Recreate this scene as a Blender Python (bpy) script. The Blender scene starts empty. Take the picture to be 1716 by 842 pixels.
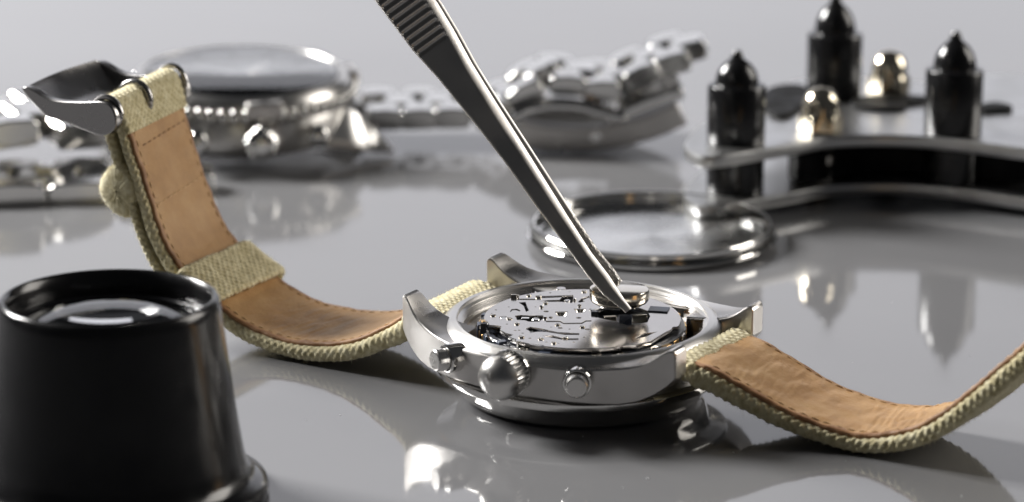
import bpy, bmesh, math, random
import numpy as np
from mathutils import Vector, Matrix, noise

random.seed(7); rng = np.random.default_rng(7)
S = 0.001                      # everything below is written in millimetres
sc = bpy.context.scene
COL = sc.collection

# ------------------------------------------------------------------ camera
PITCH = math.radians(14.7545)
CAM = np.array([-10.446, -458.285, 142.740]); FPX = 5376.0
cd = bpy.data.cameras.new('camera'); cam = bpy.data.objects.new('camera', cd); COL.objects.link(cam)
cam.location = Vector(CAM * S); cam.rotation_euler = (math.pi / 2 - PITCH, 0, 0)
cd.sensor_width = 36; cd.lens = 112.783; cd.clip_start = 0.02; cd.clip_end = 20
cd.dof.use_dof = True; cd.dof.focus_distance = 0.477; cd.dof.aperture_fstop = 20.0
cd.dof.aperture_blades = 0
sc.camera = cam

# ------------------------------------------------------------------ light
world = bpy.data.worlds.new('World'); sc.world = world; world.use_nodes = True
world.node_tree.nodes['Background'].inputs[0].default_value = (0.9, 0.93, 1.0, 1)
world.node_tree.nodes['Background'].inputs[1].default_value = 0.035

def softbox(name, loc, target, sx, sy, radiance, col=(1, 1, 1), spread=180):
    l = bpy.data.lights.new(name, 'AREA'); l.shape = 'RECTANGLE'; l.size = sx; l.size_y = sy
    l.energy = radiance * math.pi * sx * sy; l.color = col; l.spread = math.radians(spread)
    o = bpy.data.objects.new(name, l); COL.objects.link(o); o.location = loc
    d = Vector(target) - Vector(loc); o.rotation_euler = d.to_track_quat('-Z', 'Y').to_euler()
    return o
softbox('key_softbox', (-0.76, 0.47, 0.55), (0, 0.03, 0), 0.34, 0.34, 88, (1.0, 0.985, 0.96))
softbox('fill_softbox', (0.90, 0.26, 0.42), (0, 0, 0.01), 0.50, 0.60, 7.0, (1.0, 0.95, 0.88))
softbox('backdrop_softbox', (-0.02, 1.30, 0.33), (0, 0.2, 0.10), 1.3, 0.62, 0.95, (0.93, 0.935, 1.0))
sc.view_settings.view_transform = 'Standard'; sc.view_settings.look = 'None'
sc.view_settings.exposure = 0.0; sc.view_settings.gamma = 1.0
sc.view_settings.use_curve_mapping = False
sc.cycles.use_denoising = True
sc.cycles.blur_glossy = 0.3; sc.cycles.sample_clamp_indirect = 6.0
sc.cycles.max_bounces = 10; sc.cycles.glossy_bounces = 6; sc.cycles.transmission_bounces = 8

# pixel of the photograph -> point on a horizontal plane (distance from the plane it lies on)
WA = math.radians(-31.5)
def on_z(px, py, z):
    cp, sp = math.cos(PITCH), math.sin(PITCH)
    d = np.array([0, cp, -sp]) + np.array([1, 0, 0]) * (px - 858) / FPX - np.array([0, sp, cp]) * (py - 421) / FPX
    return CAM + d * (z - CAM[2]) / d[2]
def watch_uv(px, py, z):
    p = on_z(px, py, z); c, s = math.cos(WA), math.sin(WA)
    return (p[0] * c + p[1] * s, -p[0] * s + p[1] * c)

# ------------------------------------------------------------------ materials
MATS = {}
def new_mat(name):
    m = bpy.data.materials.new(name); m.use_nodes = True
    return m, m.node_tree, m.node_tree.nodes['Principled BSDF']
def N(nt, t, **kw):
    n = nt.nodes.new(t)
    for k, v in kw.items():
        if k in n.inputs.keys() if isinstance(k, str) else False: n.inputs[k].default_value = v
        else: setattr(n, k, v)
    return n
def noise_bump(nt, b, coord, scale, strength, dist, stretch=(1, 1, 1), detail=4):
    mp = nt.nodes.new('ShaderNodeMapping'); mp.inputs['Scale'].default_value = stretch
    nt.links.new(coord, mp.inputs[0])
    n = nt.nodes.new('ShaderNodeTexNoise'); n.inputs['Scale'].default_value = scale; n.inputs['Detail'].default_value = detail
    nt.links.new(mp.outputs[0], n.inputs['Vector'])
    bp = nt.nodes.new('ShaderNodeBump'); bp.inputs['Strength'].default_value = strength; bp.inputs['Distance'].default_value = dist
    nt.links.new(n.outputs[0], bp.inputs['Height'])
    prev = b.inputs['Normal'].links[0].from_socket if b.inputs['Normal'].links else None
    if prev: nt.links.new(prev, bp.inputs['Normal'])
    nt.links.new(bp.outputs[0], b.inputs['Normal'])
    return n
def ramp(nt, fac, stops):
    r = nt.nodes.new('ShaderNodeValToRGB'); e = r.color_ramp.elements
    while len(e) < len(stops): e.new(0.5)
    for k, (p, c) in enumerate(stops):
        e[k].position = p; e[k].color = (*c, 1) if len(c) == 3 else c
    nt.links.new(fac, r.inputs[0]); return r
def metal(name, base, rough, aniso=0.0, radial=False, scratch=0.0, stretch=(1, 1, 1), sscale=400, var=0.06):
    m, nt, b = new_mat(name)
    b.inputs['Metallic'].default_value = 1; b.inputs['Base Color'].default_value = (*base, 1)
    b.inputs['Roughness'].default_value = rough
    tc = nt.nodes.new('ShaderNodeTexCoord')
    if aniso:
        b.inputs['Anisotropic'].default_value = aniso
        t = nt.nodes.new('ShaderNodeTangent'); t.direction_type = 'RADIAL'; t.axis = 'Z'
        if radial: nt.links.new(t.outputs[0], b.inputs['Tangent']); b.inputs['Anisotropic Rotation'].default_value = 0.25
    # smudges and wear change the gloss
    n = nt.nodes.new('ShaderNodeTexNoise'); n.inputs['Scale'].default_value = 140; n.inputs['Detail'].default_value = 6
    nt.links.new(tc.outputs['Object'], n.inputs['Vector'])
    mr = nt.nodes.new('ShaderNodeMapRange'); mr.inputs[1].default_value = 0.3; mr.inputs[2].default_value = 0.7
    mr.inputs[3].default_value = max(0.01, rough - var); mr.inputs[4].default_value = rough + var
    nt.links.new(n.outputs[0], mr.inputs[0]); nt.links.new(mr.outputs[0], b.inputs['Roughness'])
    if scratch: noise_bump(nt, b, tc.outputs['Object'], sscale, scratch, 0.00005, stretch, 3)
    MATS[name] = m; return m
def plastic(name, base, rough, bump=0.0, scale=2500, coat=0.0):
    m, nt, b = new_mat(name)
    b.inputs['Base Color'].default_value = (*base, 1); b.inputs['Roughness'].default_value = rough
    b.inputs['Coat Weight'].default_value = coat; b.inputs['Coat Roughness'].default_value = 0.08
    tc = nt.nodes.new('ShaderNodeTexCoord')
    n = nt.nodes.new('ShaderNodeTexNoise'); n.inputs['Scale'].default_value = 220; n.inputs['Detail'].default_value = 8
    nt.links.new(tc.outputs['Object'], n.inputs['Vector'])
    mr = nt.nodes.new('ShaderNodeMapRange'); mr.inputs[1].default_value = 0.35; mr.inputs[2].default_value = 0.75
    mr.inputs[3].default_value = rough * 0.8; mr.inputs[4].default_value = min(1, rough * 1.5)
    nt.links.new(n.outputs[0], mr.inputs[0]); nt.links.new(mr.outputs[0], b.inputs['Roughness'])
    if bump: noise_bump(nt, b, tc.outputs['Object'], scale, bump, 0.00004)
    MATS[name] = m; return m

metal('brushed', (0.62, 0.605, 0.585), 0.34, 0.75, True, 0.25, (1, 1, 14), 500)
metal('flank', (0.56, 0.54, 0.52), 0.24, 0.4, True, 0.22, (1, 1, 18), 450)
metal('satin', (0.60, 0.58, 0.56), 0.31, 0.75, True, 0.25, (1, 1, 16), 500)
metal('crown_steel', (0.64, 0.625, 0.605), 0.28, 0, False, 0.10, (1, 1, 1), 1500, var=0.03)
metal('polished', (0.70, 0.69, 0.67), 0.09, var=0.04)
metal('chrome', (0.74, 0.73, 0.71), 0.06, var=0.03)
metal('plate', (0.52, 0.50, 0.485), 0.19, 0.3, True, 0.07, (1, 1, 1), 900, var=0.03)
metal('lid_floor', (0.66, 0.66, 0.655), 0.26, 0.5, True, 0.15, (1, 1, 1), 700)
metal('link_steel', (0.72, 0.71, 0.69), 0.15, var=0.04)
metal('lug_steel', (0.82, 0.81, 0.79), 0.30, var=0.03)
metal('nickel', (0.66, 0.62, 0.55), 0.14, var=0.06)
metal('brass', (0.66, 0.60, 0.48), 0.14, var=0.05)
metal('gold', (0.80, 0.52, 0.22), 0.25)
metal('gunmetal', (0.33, 0.32, 0.315), 0.26, 0, False, 0.15, (1, 1, 1), 1500)
metal('tool_steel', (0.56, 0.54, 0.515), 0.40, 0, False, 0.3, (1, 1, 1), 1800, var=0.10)
metal('tool_plate', (0.54, 0.54, 0.54), 0.33, 0, False, 0.3, (1, 1, 1), 900)
plastic('black', (0.006, 0.006, 0.0065), 0.19, 0.05, 3000)
plastic('black_gloss', (0.006, 0.006, 0.007), 0.16, 0.03)
plastic('movement_black', (0.018, 0.020, 0.026), 0.32)
plastic('movement_blue', (0.045, 0.055, 0.080), 0.28)
plastic('gasket', (0.006, 0.006, 0.006), 0.45)
plastic('matte_black', (0.006, 0.006, 0.0065), 0.62); MATS['matte_black'].node_tree.nodes['Principled BSDF'].inputs['Specular IOR Level'].default_value = 0.15
plastic('dial', (0.26, 0.265, 0.28), 0.35)
plastic('dial_dark', (0.12, 0.125, 0.135), 0.35)
plastic('red_jewel', (0.35, 0.02, 0.05), 0.10)
m, nt, b = new_mat('glass'); b.inputs['Transmission Weight'].default_value = 1; b.inputs['Roughness'].default_value = 0.0
b.inputs['IOR'].default_value = 1.52; b.inputs['Base Color'].default_value = (0.98, 0.98, 0.98, 1); MATS['glass'] = m

# table: glossy grey laminate with a few faint scuffs and dust
m, nt, b = new_mat('table'); tc = nt.nodes.new('ShaderNodeTexCoord')
b.inputs['IOR'].default_value = 1.52
n = nt.nodes.new('ShaderNodeTexNoise'); n.inputs['Scale'].default_value = 9; n.inputs['Detail'].default_value = 5
nt.links.new(tc.outputs['Object'], n.inputs['Vector'])
r = ramp(nt, n.outputs[0], [(0.3, (0.145, 0.144, 0.150)), (0.7, (0.162, 0.162, 0.167))])
nt.links.new(r.outputs[0], b.inputs['Base Color'])
n2 = nt.nodes.new('ShaderNodeTexNoise'); n2.inputs['Scale'].default_value = 30; n2.inputs['Detail'].default_value = 8
nt.links.new(tc.outputs['Object'], n2.inputs['Vector'])
mr = nt.nodes.new('ShaderNodeMapRange'); mr.inputs[1].default_value = 0.35; mr.inputs[2].default_value = 0.7
mr.inputs[3].default_value = 0.03; mr.inputs[4].default_value = 0.11
nt.links.new(n2.outputs[0], mr.inputs[0]); nt.links.new(mr.outputs[0], b.inputs['Roughness'])
noise_bump(nt, b, tc.outputs['Object'], 60, 0.02, 0.0006, (1, 1, 1), 3)
MATS['table'] = m

# leather: warm tan hide, creased across the bend
def leather(name, c0, c1, c2):
    m, nt, b = new_mat(name); tc = nt.nodes.new('ShaderNodeTexCoord'); uv = tc.outputs['UV']
    b.inputs['Specular IOR Level'].default_value = 0.35
    n = nt.nodes.new('ShaderNodeTexNoise'); n.inputs['Scale'].default_value = 14; n.inputs['Detail'].default_value = 7; n.inputs['Roughness'].default_value = 0.62
    nt.links.new(uv, n.inputs['Vector'])
    r = ramp(nt, n.outputs[0], [(0.28, c0), (0.5, c1), (0.72, c2)])
    nt.links.new(r.outputs[0], b.inputs['Base Color'])
    b.inputs['Roughness'].default_value = 0.52
    b.inputs['Sheen Weight'].default_value = 0.12; b.inputs['Sheen Roughness'].default_value = 0.4
    noise_bump(nt, b, uv, 22, 0.22, 0.0006, (2.0, 0.9, 1), 4)       # creases across the strap
    noise_bump(nt, b, uv, 210, 0.4, 0.00012, (1.1, 1, 1), 6)       # grain
    v = nt.nodes.new('ShaderNodeTexVoronoi'); v.inputs['Scale'].default_value = 260
    nt.links.new(uv, v.inputs['Vector'])
    bp = nt.nodes.new('ShaderNodeBump'); bp.inputs['Strength'].default_value = 0.18; bp.inputs['Distance'].default_value = 0.00008
    nt.links.new(v.outputs[0], bp.inputs['Height'])
    nt.links.new(b.inputs['Normal'].links[0].from_socket, bp.inputs['Normal']); nt.links.new(bp.outputs[0], b.inputs['Normal'])
    MATS[name] = m
leather('leather', (0.36, 0.195, 0.075), (0.46, 0.265, 0.11), (0.54, 0.335, 0.155))
leather('leather_edge', (0.22, 0.11, 0.05), (0.32, 0.165, 0.075), (0.42, 0.23, 0.105))

m, nt, b = new_mat('canvas'); tc = nt.nodes.new('ShaderNodeTexCoord')
n = nt.nodes.new('ShaderNodeTexNoise'); n.inputs['Scale'].default_value = 900; n.inputs['Detail'].default_value = 4
nt.links.new(tc.outputs['Object'], n.inputs['Vector'])
r = ramp(nt, n.outputs[0], [(0.3, (0.46, 0.395, 0.205)), (0.5, (0.64, 0.565, 0.335)), (0.7, (0.76, 0.70, 0.47))])
nt.links.new(r.outputs[0], b.inputs['Base Color']); b.inputs['Roughness'].default_value = 0.85
b.inputs['Sheen Weight'].default_value = 0.35; b.inputs['Sheen Roughness'].default_value = 0.5
noise_bump(nt, b, tc.outputs['Object'], 2600, 0.5, 0.0001)
MATS['canvas'] = m
m, nt, b = new_mat('fibre'); b.inputs['Base Color'].default_value = (0.74, 0.70, 0.54, 1); b.inputs['Roughness'].default_value = 0.7
tr = nt.nodes.new('ShaderNodeBsdfTranslucent'); tr.inputs[0].default_value = (0.78, 0.74, 0.58, 1); mx = nt.nodes.new('ShaderNodeMixShader'); mx.inputs[0].default_value = 0.5
nt.links.new(b.outputs[0], mx.inputs[1]); nt.links.new(tr.outputs[0], mx.inputs[2]); nt.links.new(mx.outputs[0], nt.nodes['Material Output'].inputs[0]); MATS['fibre'] = m
plastic('lint', (0.55, 0.55, 0.56), 0.8)
plastic('thread', (0.60, 0.40, 0.21), 0.7)
plastic('thread_dark', (0.33, 0.19, 0.09), 0.7)

# ------------------------------------------------------------------ mesh helpers (mm in, metres out)
def obj(name, verts, faces, mat, parent=None, smooth=True, bevel=0, segs=2, uv=None, sub=0, angle=35):
    me = bpy.data.meshes.new(name)
    v = np.asarray(verts, float) * S
    if isinstance(faces, np.ndarray):
        me.vertices.add(len(v)); me.vertices.foreach_set('co', v.ravel())
        nf = len(faces); k = faces.shape[1]
        me.loops.add(nf * k); me.loops.foreach_set('vertex_index', faces.ravel())
        me.polygons.add(nf); me.polygons.foreach_set('loop_start', np.arange(nf) * k)
        me.update(calc_edges=True)
    else:
        me.from_pydata([tuple(q) for q in v], [], [tuple(f) for f in faces])
    if uv is not None:
        l = me.uv_layers.new(name='UVMap'); idx = np.zeros(len(me.loops), int); me.loops.foreach_get('vertex_index', idx)
        l.data.foreach_set('uv', np.asarray(uv, float)[idx].ravel())
    me.materials.append(MATS[mat]); me.validate()
    if not isinstance(faces, np.ndarray):
        bm = bmesh.new(); bm.from_mesh(me); bmesh.ops.recalc_face_normals(bm, faces=bm.faces); bm.to_mesh(me); bm.free()
    return link_mesh(name, me, parent, smooth, bevel, segs, sub, angle)
def link_mesh(name, me, parent=None, smooth=True, bevel=0, segs=2, sub=0, angle=35):
    o = bpy.data.objects.new(name, me); COL.objects.link(o); o.parent = parent
    if bevel:
        md = o.modifiers.new('bevel', 'BEVEL'); md.width = bevel * S; md.segments = segs; md.limit_method = 'ANGLE'; md.angle_limit = math.radians(30)
        md.harden_normals = False
    if sub:
        md = o.modifiers.new('sub', 'SUBSURF'); md.levels = sub; md.render_levels = sub
    if smooth: me.polygons.foreach_set('use_smooth', [True] * len(me.polygons))
    if smooth and angle < 180 and not sub:
        try: me.set_sharp_from_angle(angle=math.radians(angle))
        except Exception: pass
    return o
def tag(o, label=None, cat=None, group=None, kind=None):
    if label: o['label'] = label
    if cat: o['category'] = cat
    if group: o['group'] = group
    if kind: o['kind'] = kind
    return o
def thing(name, label, cat, loc=(0, 0, 0), rot=(0, 0, 0), group=None):
    o = bpy.data.objects.new(name, None); COL.objects.link(o); o.empty_display_size = 0.01
    o.location = Vector(loc) * S; o.rotation_euler = rot
    return tag(o, label, cat, group)
def xf(verts, M):
    M = np.array(M); v = np.asarray(verts, float)
    return v @ M[:3, :3].T + M[:3, 3]
def lathe(prof, seg=96, closed=False, flute=None):
    """profile of (r, z), r=0 ends become poles; flute(a, r, z) -> r"""
    V = []; Fc = []; rings = []
    for (r, z) in prof:
        if r < 1e-6: rings.append([len(V)]); V.append((0, 0, z))
        else:
            rings.append(list(range(len(V), len(V) + seg)))
            for k in range(seg):
                a = 2 * math.pi * k / seg; rr = flute(a, r, z) if flute else r
                V.append((rr * math.cos(a), rr * math.sin(a), z))
    pairs = list(zip(rings, rings[1:])) + ([(rings[-1], rings[0])] if closed else [])
    for A, B in pairs:
        for k in range(seg):
            k2 = (k + 1) % seg
            if len(A) == 1 and len(B) == 1: continue
            if len(A) == 1: Fc.append((A[0], B[k2], B[k]))
            elif len(B) == 1: Fc.append((A[k], A[k2], B[0]))
            else: Fc.append((A[k], A[k2], B[k2], B[k]))
    return V, Fc
def box(x0, x1, y0, y1, z0, z1):
    V = [(x, y, z) for z in (z0, z1) for y in (y0, y1) for x in (x0, x1)]
    return V, [(0, 2, 3, 1), (4, 5, 7, 6), (0, 1, 5, 4), (2, 6, 7, 3), (0, 4, 6, 2), (1, 3, 7, 5)]
def prism(pts, z0, z1, axis='z'):
    n = len(pts); V = [(x, y, z0) for x, y in pts] + [(x, y, z1) for x, y in pts]
    area = sum(pts[k][0] * pts[(k + 1) % n][1] - pts[(k + 1) % n][0] * pts[k][1] for k in range(n))
    Fc = [tuple(range(n))[::-1], tuple(range(n, 2 * n))] + [(k, (k + 1) % n, (k + 1) % n + n, k + n) for k in range(n)]
    if area < 0: Fc = [f[::-1] for f in Fc]
    if axis == 'y': V = [(x, z, y) for x, y, z in V]; Fc = [f[::-1] for f in Fc]     # pts are (x, z), extruded along y
    return V, Fc
def join(*parts):
    V = []; Fc = []
    for v, f in parts:
        k = len(V); V += [tuple(q) for q in v]; Fc += [tuple(i + k for i in q) for q in f]
    return V, Fc
def tube(pts, r, seg=10, closed=False):
    P = [Vector(p) for p in pts]; n = len(P); V = []; Fc = []
    up = Vector((0.13, 0.21, 0.97)).normalized()
    for k, p in enumerate(P):
        a = P[(k - 1) % n] if (closed or k > 0) else P[k]; c = P[(k + 1) % n] if (closed or k < n - 1) else P[k]
        t = (c - a).normalized(); x = t.cross(up).normalized(); y = x.cross(t)
        rr = r[k] if isinstance(r, (list, tuple)) else r
        for j in range(seg):
            q = 2 * math.pi * j / seg; V.append(tuple(p + x * (rr * math.cos(q)) + y * (rr * math.sin(q))))
    for k in range(n if closed else n - 1):
        k2 = (k + 1) % n
        for j in range(seg):
            j2 = (j + 1) % seg; Fc.append((k * seg + j, k * seg + j2, k2 * seg + j2, k2 * seg + j))
    if not closed: Fc += [tuple(range(seg))[::-1], tuple(range((n - 1) * seg, n * seg))]
    return V, Fc
def flat_plate(name, outline, holes, z0, z1, mat, parent, bev=0.08, smooth=False):
    """a sheet with real cut-outs, rounded edges"""
    cu = bpy.data.curves.new('outline', 'CURVE'); cu.dimensions = '2D'; cu.fill_mode = 'BOTH'
    cu.extrude = (z1 - z0) / 2 - bev; cu.bevel_depth = bev; cu.bevel_resolution = 1
    for ring in [outline] + holes:
        sp = cu.splines.new('POLY'); sp.points.add(len(ring) - 1); sp.use_cyclic_u = True
        for k, p in enumerate(ring): sp.points[k].co = (p[0], p[1], 0, 1)
    tmp = bpy.data.objects.new('outline', cu); COL.objects.link(tmp)
    dg = bpy.context.evaluated_depsgraph_get(); dg.update()
    me = bpy.data.meshes.new_from_object(tmp.evaluated_get(dg))
    bpy.data.objects.remove(tmp); bpy.data.curves.remove(cu)
    me.name = name
    me.transform(Matrix.Scale(S, 4) @ Matrix.Translation((0, 0, (z0 + z1) / 2)))
    me.materials.clear(); me.materials.append(MATS[mat])
    return link_mesh(name, me, parent, smooth=True, angle=30)
def circle(cx, cy, r, n=20, sy=None):
    return [(cx + r * math.cos(2 * math.pi * k / n), cy + (sy or r) * math.sin(2 * math.pi * k / n)) for k in range(n)]
def smooth_closed(pts, n=8):
    out = []; m_ = len(pts)
    for k in range(m_):
        p0, p1, p2, p3 = (np.array(pts[(k + d) % m_], float) for d in (-1, 0, 1, 2))
        for j in range(n):
            t = j / n
            out.append(tuple(0.5 * (2 * p1 + (p2 - p0) * t + (2 * p0 - 5 * p1 + 4 * p2 - p3) * t * t + (3 * p1 - p0 - 3 * p2 + p3) * t ** 3)))
    return out
def catmull(pts, n):
    P = np.asarray(pts, float); P = np.vstack([2 * P[0] - P[1], P, 2 * P[-1] - P[-2]]); out = []
    m_ = len(P) - 3
    for x in np.linspace(0, m_ - 1e-9, n):
        k = int(x); t = x - k; p0, p1, p2, p3 = P[k:k + 4]
        out.append(0.5 * (2 * p1 + (p2 - p0) * t + (2 * p0 - 5 * p1 + 4 * p2 - p3) * t * t + (3 * p1 - p0 - 3 * p2 + p3) * t ** 3))
    return np.array(out)
def along(axis_from, axis_to, origin):
    """matrix that turns local +Z into a direction"""
    d = (Vector(axis_to) - Vector(axis_from)).normalized()
    return np.array(Matrix.Translation(Vector(origin)) @ d.to_track_quat('Z', 'Y').to_matrix().to_4x4())

# ================================================================== the table
v, f = box(-1100, 1100, -760, 1150, -24, 0)
tag(obj('table', v, f, 'table', bevel=2), kind='structure')

# ================================================================== the canvas-strap watch, lying on its crystal
watch = thing('wristwatch', 'steel chronograph lying face down with open back and tan canvas strap', 'watch', rot=(0, 0, WA))
case = obj('case', *lathe([(0, 6.2), (16.5, 6.2), (16.6, 9.0), (17.3, 9.2), (17.5, 9.3), (17.5, 9.9), (18.0, 9.95), (18.05, 10.3), (17.85, 10.4),
    (18.1, 10.55), (17.9, 10.7), (18.15, 10.85), (17.95, 11.0), (18.2, 11.15), (18.05, 11.3), (18.55, 11.55), (18.62, 11.95), (18.75, 12.05),
    (19.5, 12.02), (19.7, 11.95), (20.55, 11.45), (20.75, 11.2), (20.8, 10.95), (20.8, 5.9), (20.4, 5.6)], 192), 'brushed', watch, angle=28)
obj('bezel', *lathe([(20.6, 5.75), (21.3, 5.7), (21.75, 5.45), (21.8, 4.7), (21.65, 4.4), (21.0, 4.2), (19.3, 3.7), (19.05, 3.3), (18.75, 2.0), (18.4, 1.2), (17.9, 0.75), (17.2, 0.5), (16.5, 0.6)], 192), 'chrome', watch)
obj('crystal', *lathe([(0, 0.02), (12, 0.05), (16.2, 0.22), (16.6, 0.5), (16.6, 1.4), (0, 1.4)], 96), 'glass', watch)
obj('dial', *lathe([(0, 2.4), (16.4, 2.4), (16.4, 3.0), (0, 3.0)], 64), 'dial_dark', watch)

# mid case: on each side a bowed slab that rises into two lugs
TOPZ = [(0, 10.9), (9, 10.95), (12, 11.15), (14, 11.35), (16, 11.65), (17.6, 12.0), (19.0, 12.5), (20.2, 13.2), (21.2, 14.0), (21.9, 14.6), (22.4, 14.85), (22.8, 14.8), (23.1, 14.4)]
BOTZ = [(0, 5.85), (13, 5.85), (16, 5.95), (18.5, 6.5), (20.5, 7.5), (22.0, 8.7), (23.1, 9.9)]
def side_slab(sv, lift):
    us = np.r_[-23.15, -22.95, np.linspace(-22.6, 22.6, 91), 22.95, 23.15]; V = []; Fc = []; m_ = 10
    for u_ in us:
        au = abs(u_); vo = 20.9 - au * au / 72.0; vi = 10.15 if au > 17.6 else 15.0 if au < 12 else 10.15
        zt = float(np.interp(au, *zip(*TOPZ))); zb = float(np.interp(au, *zip(*BOTZ)))
        k = max(0, (au - 15) / 8) * (lift[0] if u_ < 0 else lift[1]); zt += k; b_ = 0.28
        if au > 23: zt -= 0.15; zb += 0.15; vo -= 0.15; vi += 0.15
        row = [(vo, zb + b_), (vo, zt - b_), (vo - b_ * 0.35, zt - b_ * 0.35), (vo - b_, zt), (vi + b_, zt), (vi + b_ * 0.3, zt - b_ * 0.3), (vi, zt - b_), (vi, zb + b_), (vi + b_, zb), (vo - b_, zb)]
        V += [(u_, v_ * sv, z_) for v_, z_ in row]
    n = len(us)
    for i in range(n - 1):
        for j in range(m_): j2 = (j + 1) % m_; Fc.append((i * m_ + j, i * m_ + j2, (i + 1) * m_ + j2, (i + 1) * m_ + j))
    Fc += [tuple(range(m_)), tuple(range((n - 1) * m_, n * m_))[::-1]]
    return obj('lug_rail', V, Fc, 'satin', watch, angle=20)
side_slab(-1, (0.5, -0.5)); side_slab(1, (0.2, -0.3))

# crown: a fluted onion on a short neck, pointing to -v
def radial_part(name, prof, ang, r0, z0, mat, parent, seg=64, flute=None):
    V, Fc = lathe(prof, seg, flute=flute); a = math.radians(ang); d = (math.cos(a), math.sin(a), 0)
    M = along((0, 0, 0), d, (d[0] * r0, d[1] * r0, z0))
    return obj(name, xf(V, M), Fc, mat, parent, angle=22)
CZ = 9.35
def fl(a, r, z):
    k = max(0, min(1, (2.9 - z) / 0.9)) * max(0, min(1, (z - 0.1) / 0.4))
    return r - 0.26 * k * (0.5 + 0.5 * math.cos(a * 30)) ** 0.7
crown = radial_part('crown', [(0, 5.3), (0.8, 5.25), (1.7, 4.95), (2.45, 4.42), (2.95, 3.75), (3.25, 2.95), (3.36, 2.0), (3.36, 1.2), (3.25, 0.55), (2.9, 0.1), (2.4, 0.0), (1.8, 0)], -89, 21.35, CZ, 'crown_steel', watch, 240, fl)
radial_part('crown_neck', [(3.3, 0), (3.4, 0.25), (3.35, 0.55), (2.2, 0.6), (2.2, 1.0)], -89, 20.9, CZ, 'polished', crown)
def pusher(ang, r0):
    p = radial_part('pusher', [(2.0, -0.8), (2.15, 0.0), (2.15, 1.95), (2.05, 2.12), (1.95, 2.15), (1.75, 2.15), (1.7, 1.9), (1.7, 1.2)], ang, r0, CZ, 'polished', watch, 48)
    radial_part('button', [(1.62, 1.3), (1.62, 2.2), (1.62, 3.7), (1.58, 3.85), (1.45, 3.98), (1.3, 4.03), (1.25, 4.03), (0, 4.03)], ang, r0, CZ, 'crown_steel', p, 48)
pusher(-117.5, 21.3); pusher(-61.5, 21.2)

# ------------------------------------------------------------------ movement
mov = obj('movement', *lathe([(0, 10.55), (14.3, 10.55), (14.35, 10.9), (15.15, 10.9), (15.3, 10.75), (15.3, 7.6), (15.9, 7.5), (15.9, 6.3), (0, 6.3)], 128), 'movement_black', watch)
ZP = 11.75
def Z1(x, y): return watch_uv(780 + x / 6.477, 470 + y / 6.477, ZP)         # crop of the plate's left
def Z2(x, y): return watch_uv(780 + x / 4.29, 450 + y / 4.29, ZP)           # crop of the whole plate
RP = 14.55
out_pts = []
for k in range(240):
    a = 2 * math.pi * k / 240; out_pts.append((RP * math.cos(a), RP * math.sin(a)))
def cut_outline(poly_px, conv):
    """replace the arc of the outline that faces a traced notch by the notch itself"""
    global out_pts
    notch = [conv(*p) for p in poly_px]
    a0 = math.atan2(notch[0][1], notch[0][0]); a1 = math.atan2(notch[-1][1], notch[-1][0])
    d = (a1 - a0 + math.pi) % (2 * math.pi) - math.pi
    lo, hi = (a0, d) if d > 0 else (a1, -d)
    seq = notch if d > 0 else notch[::-1]
    keep = []; ins = False
    ang = [((math.atan2(y, x) - lo) % (2 * math.pi)) for x, y in out_pts]
    order = sorted(range(len(out_pts)), key=lambda i: ang[i])
    res = [out_pts[i] for i in order if ang[i] > hi + 1e-6]
    out_pts = seq + res
cut_outline([(235, 440), (262, 478), (340, 482), (388, 492), (380, 528), (440, 558), (520, 575), (492, 590), (468, 596), (545, 628), (560, 640)], Z1)
cut_outline([(1110, 548), (1130, 535), (1225, 532), (1330, 505), (1400, 470), (1440, 448), (1478, 432), (1490, 415)], Z2)
holes = []
def hole_c(conv, x, y, r, n=16): c = conv(x, y); holes.append(circle(c[0], c[1], r, n)); return c
def hole_p(conv, pts): holes.append([conv(*p) for p in pts])
hole_c(Z1, 1038, 114, 0.70)
hole_p(Z1, [(822, 193), (1000, 188), (1172, 183), (1176, 212), (1198, 235), (1150, 260), (1040, 250), (900, 250), (800, 243), (900, 233), (1020, 230), (1045, 206), (930, 210), (830, 213)])
hole_p(Z1, [(575, 257), (655, 251), (668, 285), (690, 335), (655, 350), (630, 290), (600, 270)])
hole_c(Z1, 876, 345, 0.42); c_scr1 = hole_c(Z1, 415, 405, 0.72)
hole_p(Z1, [(535, 388), (600, 379), (690, 384), (840, 384), (852, 410), (800, 446), (690, 446), (640, 432), (560, 430)])
hole_p(Z1, [(645, 515), (700, 496), (830, 514), (1000, 549), (1236, 560), (1236, 578), (1080, 577), (880, 548), (790, 545), (705, 556), (690, 536)])
hole_p(Z1, [(830, 584), (950, 582), (1080, 611), (1230, 611), (1230, 628), (1080, 630), (950, 607)])
hole_c(Z1, 1028, 508, 0.40); hole_c(Z1, 1325, 522, 0.42); hole_c(Z1, 540, 534, 0.22); hole_c(Z1, 582, 531, 0.22)
hole_p(Z1, [(968, 346), (1112, 346), (1078, 392), (1004, 392)]); hole_p(Z1, [(1172, 318), (1308, 318), (1272, 358), (1212, 358)])
hole_c(Z1, 1230, 408, 0.42)
hole_p(Z1, [(1218, 250), (1258, 215), (1330, 192), (1395, 190), (1395, 204), (1335, 210), (1275, 232), (1300, 248), (1235, 257)])
hole_c(Z2, 960, 458, 0.42); hole_c(Z2, 1065, 436, 0.22)
hole_p(Z2, [(1212, 490), (1285, 458), (1382, 446), (1340, 462), (1290, 482), (1250, 490)])
# the battery well, under the cell
hole_p(Z2, [(900, 330), (940, 300), (1010, 285), (1130, 280), (1250, 290), (1310, 310), (1330, 345), (1310, 385), (1240, 395), (1160, 405), (1090, 380), (985, 362), (930, 350)])
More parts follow.
